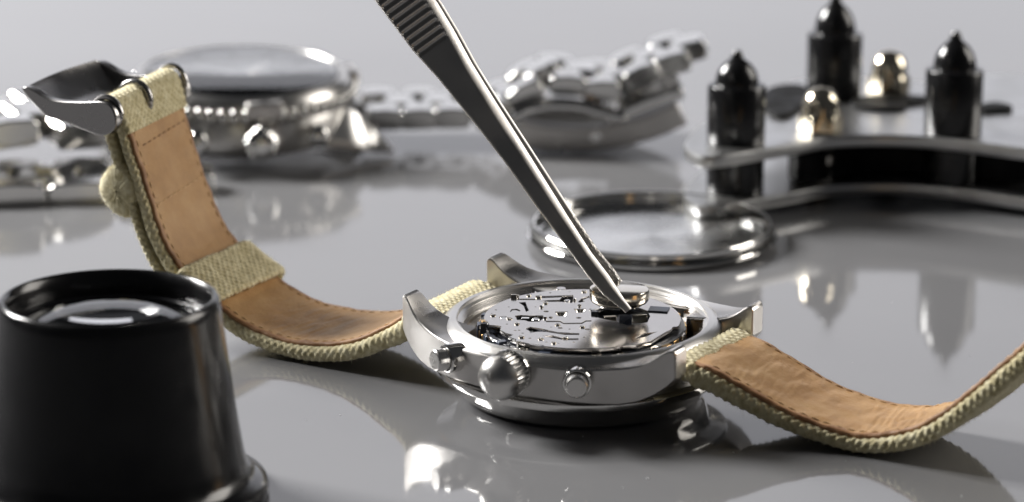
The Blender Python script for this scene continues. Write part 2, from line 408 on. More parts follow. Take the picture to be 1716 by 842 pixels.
# seam between the two bridges
hole_p(Z1, [(870, 437), (1030, 437), (1070, 458), (1260, 456), (1300, 434), (1370, 432), (1370, 445), (1308, 446), (1265, 469), (1068, 471), (1025, 451), (872, 451)])
for (x, y, r_) in ((330, 330, .2), (470, 300, .16), (620, 560, .2), (700, 610, .26), (880, 650, .2), (1010, 660, .18), (1130, 520, .2), (1180, 650, .24), (930, 500, .16), (450, 470, .2), (760, 300, .16), (920, 160, .2), (760, 150, .16), (1130, 150, .16), (640, 330, .0), (1290, 600, .22), (1330, 400, .0)):
    if r_: hole_c(Z1, x, y, r_, 10)
hole_p(Z1, [(480, 345), (500, 322), (560, 318), (600, 335), (590, 346), (545, 332), (505, 336), (492, 352)])
hole_p(Z1, [(905, 395), (950, 398), (948, 412), (930, 418), (902, 410)])
hole_p(Z1, [(1120, 560), (1180, 535), (1190, 541), (1130, 553)] if False else [(700, 660), (790, 672), (850, 678), (850, 687), (785, 684), (698, 670)])
plate = flat_plate('bridge_plate', out_pts, holes, 11.15, ZP, 'plate', mov, 0.05)
def blk(name, conv, x, y, l, w, z0, z1, mat, rot=0.0, parent=mov):
    c = conv(x, y); V, Fc = box(-l / 2, l / 2, -w / 2, w / 2, z0, z1)
    R_ = Matrix.Translation((c[0], c[1], 0)) @ Matrix.Rotation(rot, 4, 'Z')
    return obj(name, xf(V, R_), Fc, mat, parent, bevel=0.06)
def screw(conv, x, y, r, z, mat='chrome', rot=0.4, parent=mov):
    c = conv(x, y)
    o = obj('screw', xf(lathe([(0, z - 0.25), (r * 0.18, z - 0.25), (r * 0.2, z), (r * 0.85, z), (r, z - 0.12), (r, z - 0.8)], 24)[0], Matrix.Translation((c[0], c[1], 0))), lathe([(0, 0), (1, 0), (1, 1), (1, 1), (1, 1), (1, 1)], 24)[1], mat, parent)
    V, Fc = box(-r * 0.9, r * 0.9, -r * 0.14, r * 0.14, z - 0.05, z + 0.02)
    obj('screw_slot', xf(V, Matrix.Translation((c[0], c[1], 0)) @ Matrix.Rotation(rot, 4, 'Z')), Fc, 'movement_black', parent)
screw(Z1, 415, 405, 0.62, 11.72); screw(Z1, 795, 205, 0.50, 12.05, 'nickel', 1.2); screw(Z1, 765, 418, 0.62, 11.75, 'chrome', 0.9)
screw(Z1, 1105, 225, 0.52, 11.6, 'chrome', 0.2); screw(Z1, 1380, 330, 0.5, 11.9); screw(Z2, 1430, 378, 0.75, 11.45, 'chrome', 0.3)
for (x, y, r_) in ((300, 385, .42), (560, 470, .38), (610, 600, .45), (870, 265, .36), (1085, 610, .45), (1270, 500, .4), (960, 660, .36), (690, 190, .36), (1290, 150, .4)): screw(Z1, x, y, r_, 11.95, 'nickel', x * 0.01)
for (x, y) in ((480, 420), (1000, 480), (820, 620)):
    c = Z1(x, y); V, Fc = lathe([(0, 11.8), (0.12, 11.82), (0.3, 11.9), (0.42, 11.86), (0.46, 11.7)], 20); obj('pivot', xf(V, Matrix.Translation((c[0], c[1], 0))), Fc, 'nickel', mov)
for (x, y) in ((825, 303), (1237, 292), (865, 415), (1185, 235)):
    c = Z1(x, y); obj('pin', xf(lathe([(0, 12.1), (0.2, 12.08), (0.28, 11.95), (0.28, 10.8)], 16)[0], Matrix.Translation((c[0], c[1], 0))), lathe([(0, 0), (1, 0), (1, 0), (1, 0)], 16)[1], 'chrome', mov)
blk('clip', Z1, 525, 208, 0.9, 0.35, 11.5, 12.25, 'nickel', 0.5); blk('clip', Z1, 572, 205, 0.3, 0.5, 11.5, 12.1, 'nickel', 0.5)
blk('lever', Z1, 665, 225, 2.8, 0.16, 11.7, 11.85, 'brass', 0.52)
blk('lever', Z1, 650, 405, 1.2, 0.7, 11.2, 11.72, 'chrome', 0.5); blk('lever', Z1, 760, 530, 1.6, 1.3, 10.8, 11.25, 'movement_blue', 0.4)
blk('lever', Z1, 1000, 240, 3.6, 0.35, 10.7, 11.35, 'nickel', 0.45); blk('lever', Z1, 940, 565, 3.2, 0.5, 10.7, 11.5, 'nickel', 0.42)
for (x, y) in ((1040, 372), (1240, 340)):
    c = Z1(x, y); V, Fc = lathe([(0, 11.15), (0.45, 11.15), (1.0, 11.72), (1.06, 11.72), (1.06, 11.1)], 20)
    obj('countersink', xf(V, Matrix.Translation((c[0], c[1], 0))), Fc, 'nickel', mov)
# battery well fittings and strap contact
blk('contact_block', Z2, 1150, 362, 1.9, 1.0, 10.6, 12.3, 'movement_blue', 0.55); blk('contact_spring', Z2, 1252, 352, 2.2, 0.3, 10.8, 12.2, 'nickel', 0.5)
blk('contact_block', Z2, 1390, 305, 3.0, 2.4, 10.4, 11.95, 'movement_blue', 0.35); blk('contact_spring', Z2, 1040, 352, 1.8, 0.8, 11.2, 11.9, 'brass', 0.7)
blk('contact_block', Z2, 930, 330, 1.0, 0.8, 11.2, 12.2, 'movement_black', 0.2)
# modules round the rim of the movement
for k in range(34):
    a = math.radians(-178 + k * 10.6 + rng.uniform(-2.5, 2.5)); w = rng.uniform(1.2, 2.3); h = rng.uniform(10.5, 11.15)
    mt = ['movement_black', 'movement_blue', 'nickel', 'movement_black', 'nickel', 'gold', 'movement_blue'][int(rng.integers(0, 7))]
    V, Fc = box(14.1, 15.35 + rng.uniform(0, 0.35), -w / 2, w / 2, 8.2, h)
    obj('module', xf(V, Matrix.Rotation(a, 4, 'Z')), Fc, mt, mov, bevel=0.08)
# upright connector at the left of the plate, coil and green board beside it
c0 = Z1(185, 470)
blk('connector', Z1, 190, 480, 0.9, 1.6, 8.6, 12.2, 'movement_black', 0.6); blk('connector_pad', Z1, 196, 470, 0.55, 1.0, 12.2, 12.3, 'gold', 0.6)
blk('module', Z1, 395, 600, 1.2, 1.0, 9.6, 11.2, 'movement_blue', 0.9)
obj('spring_wire', *tube([(*Z1(235, 545), 11.4), (*Z1(262, 585), 11.3), (*Z1(305, 608), 11.2)], 0.11, 8), 'chrome', mov)
obj('spring_wire', *tube([(*Z1(475, 600), 11.6), (*Z1(545, 625), 11.6)], 0.22, 8), 'chrome', mov)
c = Z1(570, 645)
obj('peg', xf(lathe([(0, 11.9), (0.12, 11.85), (0.13, 10.5), (0.5, 10.4), (0.5, 9.5)], 16)[0], Matrix.Translation((c[0], c[1], 0))), lathe([(0, 0), (1, 0), (1, 0), (1, 0), (1, 0)], 16)[1], 'chrome', mov)

# ------------------------------------------------------------------ straps
class Strip:
    """ribbon between two edge curves; .at(s) gives centre, tangent, width dir, normal, half width"""
    def __init__(self, near, far, side=1, n=600, closed=False):
        a = catmull(near, n); b_ = catmull(far, n)
        c_ = (a + b_) / 2; L = np.r_[0, np.cumsum(np.linalg.norm(np.diff(c_, axis=0), axis=1))]
        self.L = L[-1]; self.s = L; self.a = a; self.b = b_; self.side = side
    def frame(self, s):
        f_ = lambda A: np.stack([np.interp(s, self.s, A[:, k]) for k in range(3)], -1)
        a, b_ = f_(self.a), f_(self.b); c_ = (a + b_) / 2; w = b_ - a; hw = np.linalg.norm(w, axis=1) / 2; w = w / (2 * hw[:, None])
        e = 0.6; cm = lambda q: (f_(self.a) * 0 + np.stack([np.interp(q, self.s, (self.a + self.b)[:, k] / 2) for k in range(3)], -1))
        t = cm(np.minimum(s + e, self.L)) - cm(np.maximum(s - e, 0)); t /= np.linalg.norm(t, axis=1)[:, None]
        nn = np.cross(w, t) * self.side; nn /= np.linalg.norm(nn, axis=1)[:, None]
        return c_, t, w, nn, hw
def rrect(hw, th, r, step):
    """perimeter of a rounded rectangle, top at y=0: x, y, nx, ny, q"""
    r = min(r, th / 2 - 0.01); pts = []
    def line(x0, y0, x1, y1, nx, ny):
        L = math.hypot(x1 - x0, y1 - y0); n_ = max(1, int(L / step))
        for k in range(n_): t = k / n_; pts.append((x0 + (x1 - x0) * t, y0 + (y1 - y0) * t, nx, ny))
    def arc(cx, cy, a0):
        n_ = max(3, int(r * math.pi / 2 / step))
        for k in range(n_):
            a = math.radians(a0 - 90 * k / n_); pts.append((cx + r * math.cos(a), cy + r * math.sin(a), math.cos(a), math.sin(a)))
    line(-hw + r, 0, hw - r, 0, 0, 1); arc(hw - r, -r, 90); line(hw, -r, hw, -th + r, 1, 0); arc(hw - r, -th + r, 0)
    line(hw - r, -th, -hw + r, -th, 0, -1); arc(-hw + r, -th + r, -90); line(-hw, -th + r, -hw, -r, -1, 0); arc(-hw + r, -r, -180)
    P = np.array(pts); d = np.linalg.norm(np.diff(np.vstack([P[:, :2], P[:1, :2]]), axis=0), axis=1)
    return P, np.r_[0, np.cumsum(d)[:-1]], d.sum()
def ribbon(name, strip, s0, s1, top, th, inset, mat, parent, step=0.17, weave=0.0, pitch=0.62, r=0.9, lump=0.0, closed=False, edge_rib=0.0, edge_mat=None, wob=0.0, crease=None):
    ns = max(8, int((s1 - s0) / step)); s = np.linspace(s0, s1, ns)
    c_, t, w, nn, hw = strip.frame(s)
    ths = th(s) if callable(th) else np.full(ns, th); tops = top(s) if callable(top) else np.full(ns, top)
    hw0 = float(hw.mean()) - inset; th0 = float(ths.mean())
    P, q, Q = rrect(hw0, th0, r, step)
    nq = round(Q / (2 * pitch)) * 2 * pitch; qq = q * nq / Q          # an even number of threads round the edge
    X = P[None, :, 0] * ((hw - inset) / hw0)[:, None]; Y = tops[:, None] + P[None, :, 1] * (ths / th0)[:, None]
    disp = np.zeros_like(X)
    if weave: 
        wv = np.sin(math.pi * qq[None] / pitch) * np.sin(math.pi * s[:, None] / pitch)
        disp += weave * np.sign(wv) * np.abs(wv) ** 0.7
        disp += weave * 0.5 * rng.standard_normal((ns, 1)) * 0.25
    if edge_rib:
        side_ = np.abs(P[:, 2])[None]
        disp += edge_rib * side_ * (np.abs(np.sin(math.pi * (s + 0.55 * np.array([noise.noise((float(a) * 0.7, 4.4, 0)) for a in s]))[:, None] / 1.15 + np.sin(qq[None] * 2.2) * 0.5)) - 0.5) * 2 * (0.55 + 0.6 * np.array([noise.noise((float(a) * 1.9, 8.8, 0)) for a in s]))[:, None]
    if lump:
        nz = np.array([[noise.noise((float(a) * 0.5, float(b_) * 0.35, 3.1)) for b_ in qq[::6]] for a in s[::6]])
        nz = np.repeat(np.repeat(nz, 6, 0), 6, 1)[:ns, :len(qq)]
        if nz.shape != disp.shape:
            nz = np.pad(nz, ((0, max(0, ns - nz.shape[0])), (0, max(0, len(qq) - nz.shape[1]))), mode='edge')
        k5 = np.ones(7) / 7
        nz = np.apply_along_axis(lambda a: np.convolve(np.pad(a, 3, mode='edge'), k5, 'valid'), 0, nz)
        nz = np.apply_along_axis(lambda a: np.convolve(np.pad(a, 3, mode='edge'), k5, 'valid'), 1, nz)
        disp += lump * nz
    if crease:                       # folds pressed into the bend
        for (sc_, wd_, amp) in crease:
            g = np.array([[noise.noise((a_ * 1.05 + x_ * 0.22, x_ * 0.16, sc_)) for x_ in P[:, 0]] for a_ in s]); g = np.clip(np.abs(g) * 3.0, 0, 1) - 0.6
            disp += amp * np.exp(-((s - sc_) / wd_) ** 2)[:, None] * g * (P[None, :, 3] > 0.5) * np.clip((hw0 - np.abs(P[None, :, 0])) / 3.0, 0, 1)
    if wob:
        wb = np.array([noise.noise((float(a) * 0.6, 1.7, 0)) for a in s]) * wob
        X = X + np.sign(P[None, :, 0]) * wb[:, None] * (np.abs(P[None, :, 0]) > hw0 * 0.9)
    X = X + disp * P[None, :, 2]; Y = Y + disp * P[None, :, 3]
    V = c_[:, None, :] + w[:, None, :] * X[..., None] + nn[:, None, :] * Y[..., None]
    m_ = len(q); I = np.arange(ns * m_).reshape(ns, m_); I2 = np.roll(I, -1, 1)
    if strip.side > 0: F4 = np.stack([I[:-1], I[1:], I2[1:], I2[:-1]], -1).reshape(-1, 4)
    else: F4 = np.stack([I[:-1], I2[:-1], I2[1:], I[1:]], -1).reshape(-1, 4)
    VV = V.reshape(-1, 3); UV = np.stack([np.broadcast_to(s[:, None], X.shape), X], -1).reshape(-1, 2) * 0.01
    # end caps as fans of quads around a centre
    caps = []
    for row, fl_ in ((0, 0), (ns - 1, 1)):
        ci = len(VV); VV = np.vstack([VV, V[row].mean(0)[None]]); UV = np.vstack([UV, UV[row * m_][None]])
        a_ = I[row]; b2 = np.roll(a_, -1)
        for k in range(0, m_ - 1, 2):
            quad = (ci, a_[k], a_[k + 1], a_[(k + 2) % m_]); caps.append(quad if fl_ == (strip.side > 0) else quad[::-1])
    F4 = np.vstack([F4, np.array(caps)])
    o = obj(name, VV, F4, mat, parent, uv=UV, angle=180)
    if edge_mat:                     # burnished leather edge outside the seam
        o.data.materials.append(MATS[edge_mat]); xs = np.r_[np.abs(X).ravel(), 0, 0]; bound = np.r_[np.repeat(hw - inset, m_), 99, 99]
        lim = bound - 0.75 - 0.5 * np.r_[np.repeat([noise.noise((float(a) * 0.4, 9.0, 0)) for a in s], m_), 0, 0]
        idx = (xs[F4].mean(1) > lim[F4].mean(1)).astype(np.int32)
        if len(idx) == len(o.data.polygons): o.data.polygons.foreach_set('material_index', idx)
    return o, V
def fuzz(parent, V, frac_rows, count, lo, hi, lean):
    """loose fibres standing off the cloth"""
    ns, m_, _ = V.shape; cen = V.mean(1); vs = []; fs = []
    for k in range(count):
        i = int(rng.integers(1, ns - 1)); j = int(rng.integers(0, m_)); p = V[i, j]; d = p - cen[i]
        sgn = d / (np.linalg.norm(d) + 1e-9)
        a_ = V[i, (j + 3) % m_] - V[i, (j - 3) % m_]; b_ = V[min(i + 2, ns - 1), j] - V[max(i - 2, 0), j]
        nrm = np.cross(a_, b_); nrm /= (np.linalg.norm(nrm) + 1e-9)
        if nrm @ sgn < 0: nrm = -nrm
        dr = nrm + rng.normal(0, lean, 3); dr /= np.linalg.norm(dr); L = rng.uniform(lo, hi) * (0.5 + rng.random())
        bend = rng.normal(0, 0.35, 3); x = np.cross(dr, (0.3, 0.5, 0.8)); x /= np.linalg.norm(x); y = np.cross(dr, x); wd = 0.018
        k0 = len(vs)
        for tt, ww in ((0, wd), (0.55, wd * 0.8), (1, wd * 0.2)):
            q = p + dr * L * tt + bend * L * tt * tt
            for an in (0, 2.1, 4.2): vs.append(q + (x * math.cos(an) + y * math.sin(an)) * ww)
        for lv in (0, 3):
            for e in range(3):
                e2 = (e + 1) % 3; fs.append((k0 + lv + e, k0 + lv + e2, k0 + lv + 3 + e2, k0 + lv + 3 + e))
    o = obj('fuzz', np.array(vs), np.array(fs), 'fibre', parent, smooth=False); o['kind'] = 'stuff'
    return o
def stitches(parent, strip, s0, s1, xoff, top, mat='thread', step=1.75, L=1.15):
    parts = []
    for s in np.arange(s0, s1, step):
        c_, t, w, nn, hw = strip.frame(np.array([s, s + L * 0.5, s + L])); x = xoff(hw) if callable(xoff) else xoff
        pts = [c_[k] + w[k] * (x[k] if hasattr(x, '__len__') else x) + nn[k] * (top + (-0.02, 0.07, -0.02)[k]) for k in range(3)]
        parts.append(tube(pts, [0.07, 0.11, 0.07], 6))
    v_, f_ = join(*parts); o = obj('stitching', v_, f_, mat, parent); o['kind'] = 'stuff'; return o

# ---- left half: down to the table and up again to the buckle
ln = [(-20.2, -9.7, 11.0), (-24.8, -9.7, 11.0), (-29.1, -9.7, 8.4), (-34.6, -9.7, 5.5), (-40.2, -9.7, 3.9), (-46.9, -9.7, 3.35), (-53.6, -9.7, 4.2), (-58.7, -9.7, 6.1),
      (-63.2, -9.7, 8.8), (-67.6, -9.7, 12.1), (-70.7, -9.7, 16.3), (-73.3, -9.7, 23), (-75.5, -9.7, 29), (-77.6, -9.7, 34.6), (-78.3, -9.7, 36.4)]
lf = [(-20.2, 9.7, 11.0), (-24.8, 9.7, 11.6), (-29.1, 9.7, 9.5), (-34.6, 9.7, 6.6), (-40.2, 9.7, 4.9), (-47.2, 9.7, 4.2), (-54.0, 9.7, 4.6), (-59.6, 9.7, 6.3),
      (-64.6, 9.7, 8.8), (-69.6, 9.7, 12.0), (-73.2, 9.7, 16.4), (-76.3, 9.7, 23), (-78.8, 9.7, 29.5), (-80.7, 9.7, 35.4), (-81.3, 9.7, 37.4)]
SL = Strip(ln, lf, 1); LT = SL.L
strap_l = bpy.data.objects.new('strap', None); COL.objects.link(strap_l); strap_l.parent = watch; strap_l['label'] = 'strap half with the buckle, curling up behind the loupe'
def th_l(s): return np.interp(s, [0, 4, 12, 40, 60, 70, LT], [3.4, 3.4, 2.6, 2.0, 1.9, 1.5, 1.5])
def top_l(s): return np.interp(s, [0, 2.5, 5.2, 6.5, LT], [0.1, 0.5, 0.3, -0.55, -0.55])
cv, Vc = ribbon('canvas', SL, 0.2, LT, top_l, th_l, 0.0, 'canvas', strap_l, 0.17, 0.10, 0.62, 0.85, 0.14, edge_rib=0.07)
fuzz(strap_l, Vc, None, 10000, 0.2, 0.55, 0.7)
lea, Vl = ribbon('leather_lining', SL, 5.3, LT - 3.6, 0.0, 0.7, 0.75, 'leather', strap_l, 0.3, r=0.3, crease=[(30.0, 9.0, 0.12)], lump=0.16, wob=0.22, edge_mat='leather_edge')
stitches(strap_l, SL, 8, LT - 5, lambda hw: -hw + 1.9, 0.0, 'thread'); stitches(strap_l, SL, 8, LT - 5, lambda hw: hw - 1.9, 0.0, 'thread')
def cross_row(strip, s, slope, lo, hi, parent, mat='thread_dark', top=0.02):
    parts = []
    for x in np.arange(lo, hi, 1.7):
        sA = s + slope * x; sB = s + slope * (x + 1.1)
        c_, t, w, nn, hw = strip.frame(np.array([sA, (sA + sB) / 2, sB]))
        parts.append(tube([c_[k] + w[k] * (x + 0.55 * k) + nn[k] * (top + (0.0, 0.1, 0.0)[k]) for k in range(3)], [0.09, 0.15, 0.09], 6))
    v_, f_ = join(*parts); o = obj('stitching', v_, f_, mat, parent); o['kind'] = 'stuff'
cross_row(SL, LT - 6.6, 0.05, -6.5, 7.5, strap_l); cross_row(SL, LT - 16.0, 0.08, -7.5, 7.8, strap_l, 'thread')
# canvas folded over the buckle bar and laid back down the outer side
s_f = np.linspace(LT - 4.2, LT, 8); pn, pf = [], []
def off_pts(sv, o_):
    c_, t, w, nn, hw = SL.frame(np.atleast_1d(sv)); p = c_ + nn * o_
    return p - w * hw[:, None], p + w * hw[:, None]
a_, b_ = off_pts(np.linspace(LT - 4.4, LT, 5), 0.12); pn += list(a_); pf += list(b_)
c_, t, w, nn, hw = SL.frame(np.array([LT]))
for an in np.linspace(30, 165, 7):
    o_ = -2.0 + 2.15 * math.cos(math.radians(an)); up = 2.25 * math.sin(math.radians(an))
    p = c_[0] + nn[0] * o_ + t[0] * up; pn.append(p - w[0] * hw[0]); pf.append(p + w[0] * hw[0])
a_, b_ = off_pts(np.linspace(LT, LT - 28, 12), -4.15); pn += list(a_); pf += list(b_)
SF = Strip(pn, pf, 1)
fold, Vf = ribbon('buckle_fold', SF, 0.1, SF.L, 0.25, 1.35, 0.05, 'canvas', strap_l, 0.17, 0.10, 0.62, 0.6, 0.12, edge_rib=0.08)
fuzz(strap_l, Vf, None, 9000, 0.2, 0.6, 0.7)
# fixed keeper round the strap
def keeper(sc_, width, pad, name, outer=-3.0, tpad=1.1):
    c_, t, w, nn, hw = SL.frame(np.array([sc_])); c_, t, w, nn, hw = c_[0], t[0], w[0], nn[0], hw[0] + pad
    ring = []
    for an in np.linspace(0, 360, 29):
        a = math.radians(an + 180); ca, sa = math.cos(a), math.sin(a)
        x = hw * math.copysign(abs(ca) ** 0.28, ca); y = (tpad - outer) / 2 * math.copysign(abs(sa) ** 0.45, sa) + (tpad + outer) / 2
        ring.append(c_ + w * x + nn * y)
    A_ = [p - t * width / 2 + w * 0.3 for p in ring]; B_ = [p + t * width / 2 - w * 0.3 for p in ring]
    st = Strip(A_, B_, 1)
    return ribbon(name, st, 0, st.L - 0.01, 0.5, 1.15, 0, 'canvas', strap_l, 0.17, 0.10, 0.62, 0.5, 0.25, edge_rib=0.06)
sk = float(np.interp(-64.0, -((SL.a + SL.b) / 2)[:, 0] * -1, SL.s)) if False else float(SL.s[np.argmin(np.abs(((SL.a + SL.b) / 2)[:, 0] + 64.6))])
kp, Vk = keeper(sk, 8.2, 0.7, 'keeper')
fuzz(strap_l, Vk, None, 4000, 0.2, 0.6, 0.7)
# loose keeper, a thick fold of canvas across the outer face
KN = [(-77.0, 26.6), (-78.6, 27.7), (-80.6, 26.9), (-82.4, 24.8), (-82.9, 22.6), (-81.6, 20.6), (-79.4, 19.2), (-77.3, 19.1), (-76.4, 20.6), (-75.6, 22.6), (-75.9, 24.8)]
kr = smooth_closed(KN, 10); kn_parts = []
vv = np.linspace(-10.4, 9.0, 110); Vn = np.zeros((len(vv), len(kr), 3))
kc = np.mean(kr, axis=0)
for i, v_ in enumerate(vv):
    e = min((v_ + 10.4), 1.2) / 1.2; e2 = math.sqrt(max(0.0, 1 - (1 - e) ** 2)) * 0.35 + 0.65
    for j, p in enumerate(kr):
        wv = math.sin(math.pi * v_ / 0.62) * math.sin(math.pi * j / 2.5)
        q = kc + (np.array(p) - kc) * e2 * (1 + 0.03 * wv + 0.05 * noise.noise((v_ * 0.6, j * 0.15, 5)))
        sh = -(v_ + 10) * 0.14
        Vn[i, j] = (q[0] + sh, v_, q[1])
I = np.arange(Vn.shape[0] * Vn.shape[1]).reshape(Vn.shape[:2]); I2 = np.roll(I, -1, 1)
F4 = np.stack([I[:-1], I[1:], I2[1:], I2[:-1]], -1).reshape(-1, 4); VV = Vn.reshape(-1, 3)
capn = []
inner = []
for ring_i, scl in enumerate((0.8, 0.55, 0.3, 0.08)):
    base = len(VV); ringv = []
    for j in range(len(kr)):
        p = Vn[0, j]; cc = Vn[0].mean(0); q = cc + (p - cc) * scl; q = q + np.array([0, -0.15 * (1 - scl) - 0.10 * noise.noise((j * 0.9, ring_i * 1.7, 2.0)), 0]); ringv.append(q)
    VV = np.vstack([VV, np.array(ringv)]); prev = I[0] if ring_i == 0 else inner
    inner = np.arange(base, base + len(kr))
    capn.append(np.stack([prev, np.roll(prev, -1), np.roll(inner, -1), inner], -1))
F4 = np.vstack([F4] + capn)
kn = obj('loose_keeper', VV, F4[:, ::-1].copy(), 'canvas', strap_l, angle=180)
fuzz(strap_l, Vn, None, 6000, 0.2, 0.6, 0.7)

# ---- right half
rn = [(20.2, -9.8, 11.0), (25.6, -9.5, 10.6), (30.0, -8.8, 8.8), (37.8, -7.3, 5.3), (46.4, -5.6, 3.15), (53.7, -5.2, 4.5), (59.0, -5.2, 7.5), (64.2, -5.2, 12.2), (69.2, -5.2, 17.3), (74.0, -5.2, 22.1), (80.0, -5.2, 27.5)]
rf = [(20.2, 9.8, 11.0), (25.6, 10.0, 9.9), (30.3, 10.4, 7.8), (38.0, 11.2, 4.6), (46.4, 12.2, 3.0), (53.7, 12.4, 4.2), (59.0, 12.4, 7.2), (64.2, 12.4, 12.0), (69.2, 12.4, 17.2), (74.0, 12.4, 22.1), (80.0, 12.4, 27.5)]
SR = Strip(rn, rf, -1); RT = SR.L
strap_r = bpy.data.objects.new('strap', None); COL.objects.link(strap_r); strap_r.parent = watch; strap_r['label'] = 'long strap half running off the right edge'
def th_r(s): return np.interp(s, [0, 4, 12, 24, 40, RT], [3.3, 3.2, 2.7, 2.0, 2.3, 2.4])
def top_r(s): return np.interp(s, [0, 1.6, 3.2, 4.2, RT], [0.1, 0.35, 0.1, -0.6, -0.6])
cvr, Vcr = ribbon('canvas', SR, 0.2, RT, top_r, th_r, 0.0, 'canvas', strap_r, 0.17, 0.11, 0.66, 0.85, 0.14, edge_rib=0.12)
fuzz(strap_r, Vcr, None, 9000, 0.2, 0.55, 0.7)
lear, Vlr = ribbon('leather_lining', SR, 3.0, RT - 0.2, 0.05, 0.8, 0.65, 'leather', strap_r, 0.25, r=0.35, crease=[(33.0, 6.0, 0.22), (12.0, 5.0, 0.10)], lump=0.28, wob=0.2, edge_mat='leather_edge')
stitches(strap_r, SR, 6, RT - 1, lambda hw: -hw + 1.75, 0.06, 'thread'); stitches(strap_r, SR, 6, RT - 1, lambda hw: hw - 1.75, 0.06, 'thread')
for su in (-1, 1):
    obj('spring_bar', *tube([(19.4 * su, -10.5, 9.7), (19.4 * su, 10.5, 9.7)], 0.75, 12), 'polished', watch)

# ---- buckle on the strap end
buckle = bpy.data.objects.new('buckle', None); COL.objects.link(buckle); buckle.parent = watch; buckle['label'] = 'dark steel buckle with solid curved frame'
ARM = [(-77.35, 34.9), (-77.9, 33.5), (-79.2, 32.6), (-81.2, 32.3), (-84.5, 32.9), (-88.3, 33.7), (-91.3, 34.1), (-93.5, 35.6), (-95.6, 37.2), (-96.1, 38.1), (-95.3, 38.5), (-93.6, 38.1), (-91.8, 37.4), (-89.5, 36.95), (-86.0, 37.1), (-82.8, 37.45), (-80.2, 37.8), (-78.6, 37.5), (-77.6, 36.4)]
def arm(v0, v1, du):
    V, Fc = prism([(p[0] + du, p[1]) for p in smooth_closed(ARM, 4)], v0, v1, 'y'); return V, Fc
obj('side_arm', *arm(-11.9, -10.4, 0), 'gunmetal', buckle, bevel=0.25, segs=3)
obj('side_arm', *arm(10.2, 11.7, -3.1), 'gunmetal', buckle, bevel=0.25, segs=3)
# curved cross plate between the arms
CB = [(-95.8, 38.4), (-96.2, 37.9), (-95.2, 36.7), (-93.3, 35.2), (-91.2, 33.9), (-88.3, 33.4), (-85.6, 33.0)]
V = []; nv = 22; m_ = len(CB)
crv = catmull(CB, 20)
for th_ in (0.0, 1.0):
    for i in range(nv + 1):
        v_ = -10.6 + 21.0 * i / nv; t_ = i / nv; bow = math.sin(math.pi * t_) * 0.9
        for j, p in enumerate(crv):
            d = crv[min(j + 1, 19)] - crv[max(j - 1, 0)]; d /= np.linalg.norm(d); nrm = np.array([-d[1], d[0]])
            q = p + nrm * th_ * (1.1) ; V.append((q[0] - 3.1 * t_ - bow, v_, q[1] + 0.25 * t_))
V = np.array(V); K = (nv + 1) * 20; I = np.arange(K).reshape(nv + 1, 20)
f1 = np.stack([I[:-1, :-1], I[1:, :-1], I[1:, 1:], I[:-1, 1:]], -1).reshape(-1, 4)
e1 = np.stack([I[:-1, 0], I[:-1, 0] + K, I[1:, 0] + K, I[1:, 0]], -1); e2 = np.stack([I[:-1, -1], I[1:, -1], I[1:, -1] + K, I[:-1, -1] + K], -1)
obj('cross_plate', V, np.vstack([f1, f1[:, ::-1] + K, e1, e2]), 'gunmetal', buckle, angle=50)
c_, t, w, nn, hw = SL.frame(np.array([LT])); bc = c_[0] - nn[0] * 2.0
obj('bar', *tube([tuple(bc - w[0] * 11.2), tuple(bc + w[0] * 11.2)], 1.0, 16), 'gunmetal', buckle)
# tongue: ring over the fold near its middle
ring = []
for an in np.linspace(-75, 165, 18):
    o_ = -2.0 + 2.75 * math.cos(math.radians(an)); up = 2.75 * math.sin(math.radians(an)); ring.append(tuple(c_[0] - w[0] * 1.6 + nn[0] * o_ + t[0] * up))
p_end = np.array(ring[-1])
obj('tongue', *tube(ring + [tuple(p_end - t[0] * k - nn[0] * k * 0.25) for k in (1.5, 5.0, 9.0, 12.0)], 0.62, 12), 'gunmetal', buckle)
for sv in (-1, 1):
    p = bc + w[0] * 10.6 * sv
    obj('end_ring', *tube([tuple(p + nn[0] * 2.6 * math.cos(a) + t[0] * 2.6 * math.sin(a)) for a in np.linspace(0, 2 * math.pi, 25)[:-1]], 0.45, 10, True), 'gunmetal', buckle)

# the watch rocks slightly towards the camera on its domed crystal; the stiff strap does not follow
axis = Matrix.Rotation(-WA, 3, 'Z') @ Vector((1, 0, 0))
TILT = Matrix.Translation((0, 0, 0.35 * S)) @ Matrix.Translation((0, 0, 11.5 * S)) @ Matrix.Rotation(math.radians(1.6), 4, axis) @ Matrix.Translation((0, 0, -11.85 * S))
for ch in watch.children:
    if not ch.name.startswith(('strap', 'buckle')): ch.matrix_local = TILT @ ch.matrix_local

# ================================================================== button cell held over the battery well
cell = thing('button_cell', 'small silver button cell gripped by the tweezers above the movement', 'battery', (5.5, 2.3, 13.0), (math.radians(-1.5), math.radians(1.0), 0))
obj('can', *lathe([(0, 0.35), (3.3, 0.35), (3.75, 0.45), (4.2, 0.75), (4.45, 1.15), (4.47, 2.45), (4.38, 2.68), (4.2, 2.76), (0, 2.77)], 96), 'nickel', cell, angle=40)
obj('anode_cap', *lathe([(0, -0.02), (2.9, 0.0), (3.2, 0.1), (3.3, 0.36)], 64), 'polished', cell)

# ================================================================== tweezers
U3 = np.array([0, math.sin(PITCH), math.cos(PITCH)]); R3 = np.array([1.0, 0, 0]); D3 = np.array([0, math.cos(PITCH), -math.sin(PITCH)])
tip0 = np.array([6.72, -3.1, 14.14 - 0.3])
ax = R3 * -0.583 + U3 * 0.812; ax /= np.linalg.norm(ax)
wd = R3 * 0.812 + U3 * 0.583; wd /= np.linalg.norm(wd)
twz = thing('tweezers', 'steel tweezers with ribbed grip reaching down to the button cell', 'tweezers', tuple(tip0))
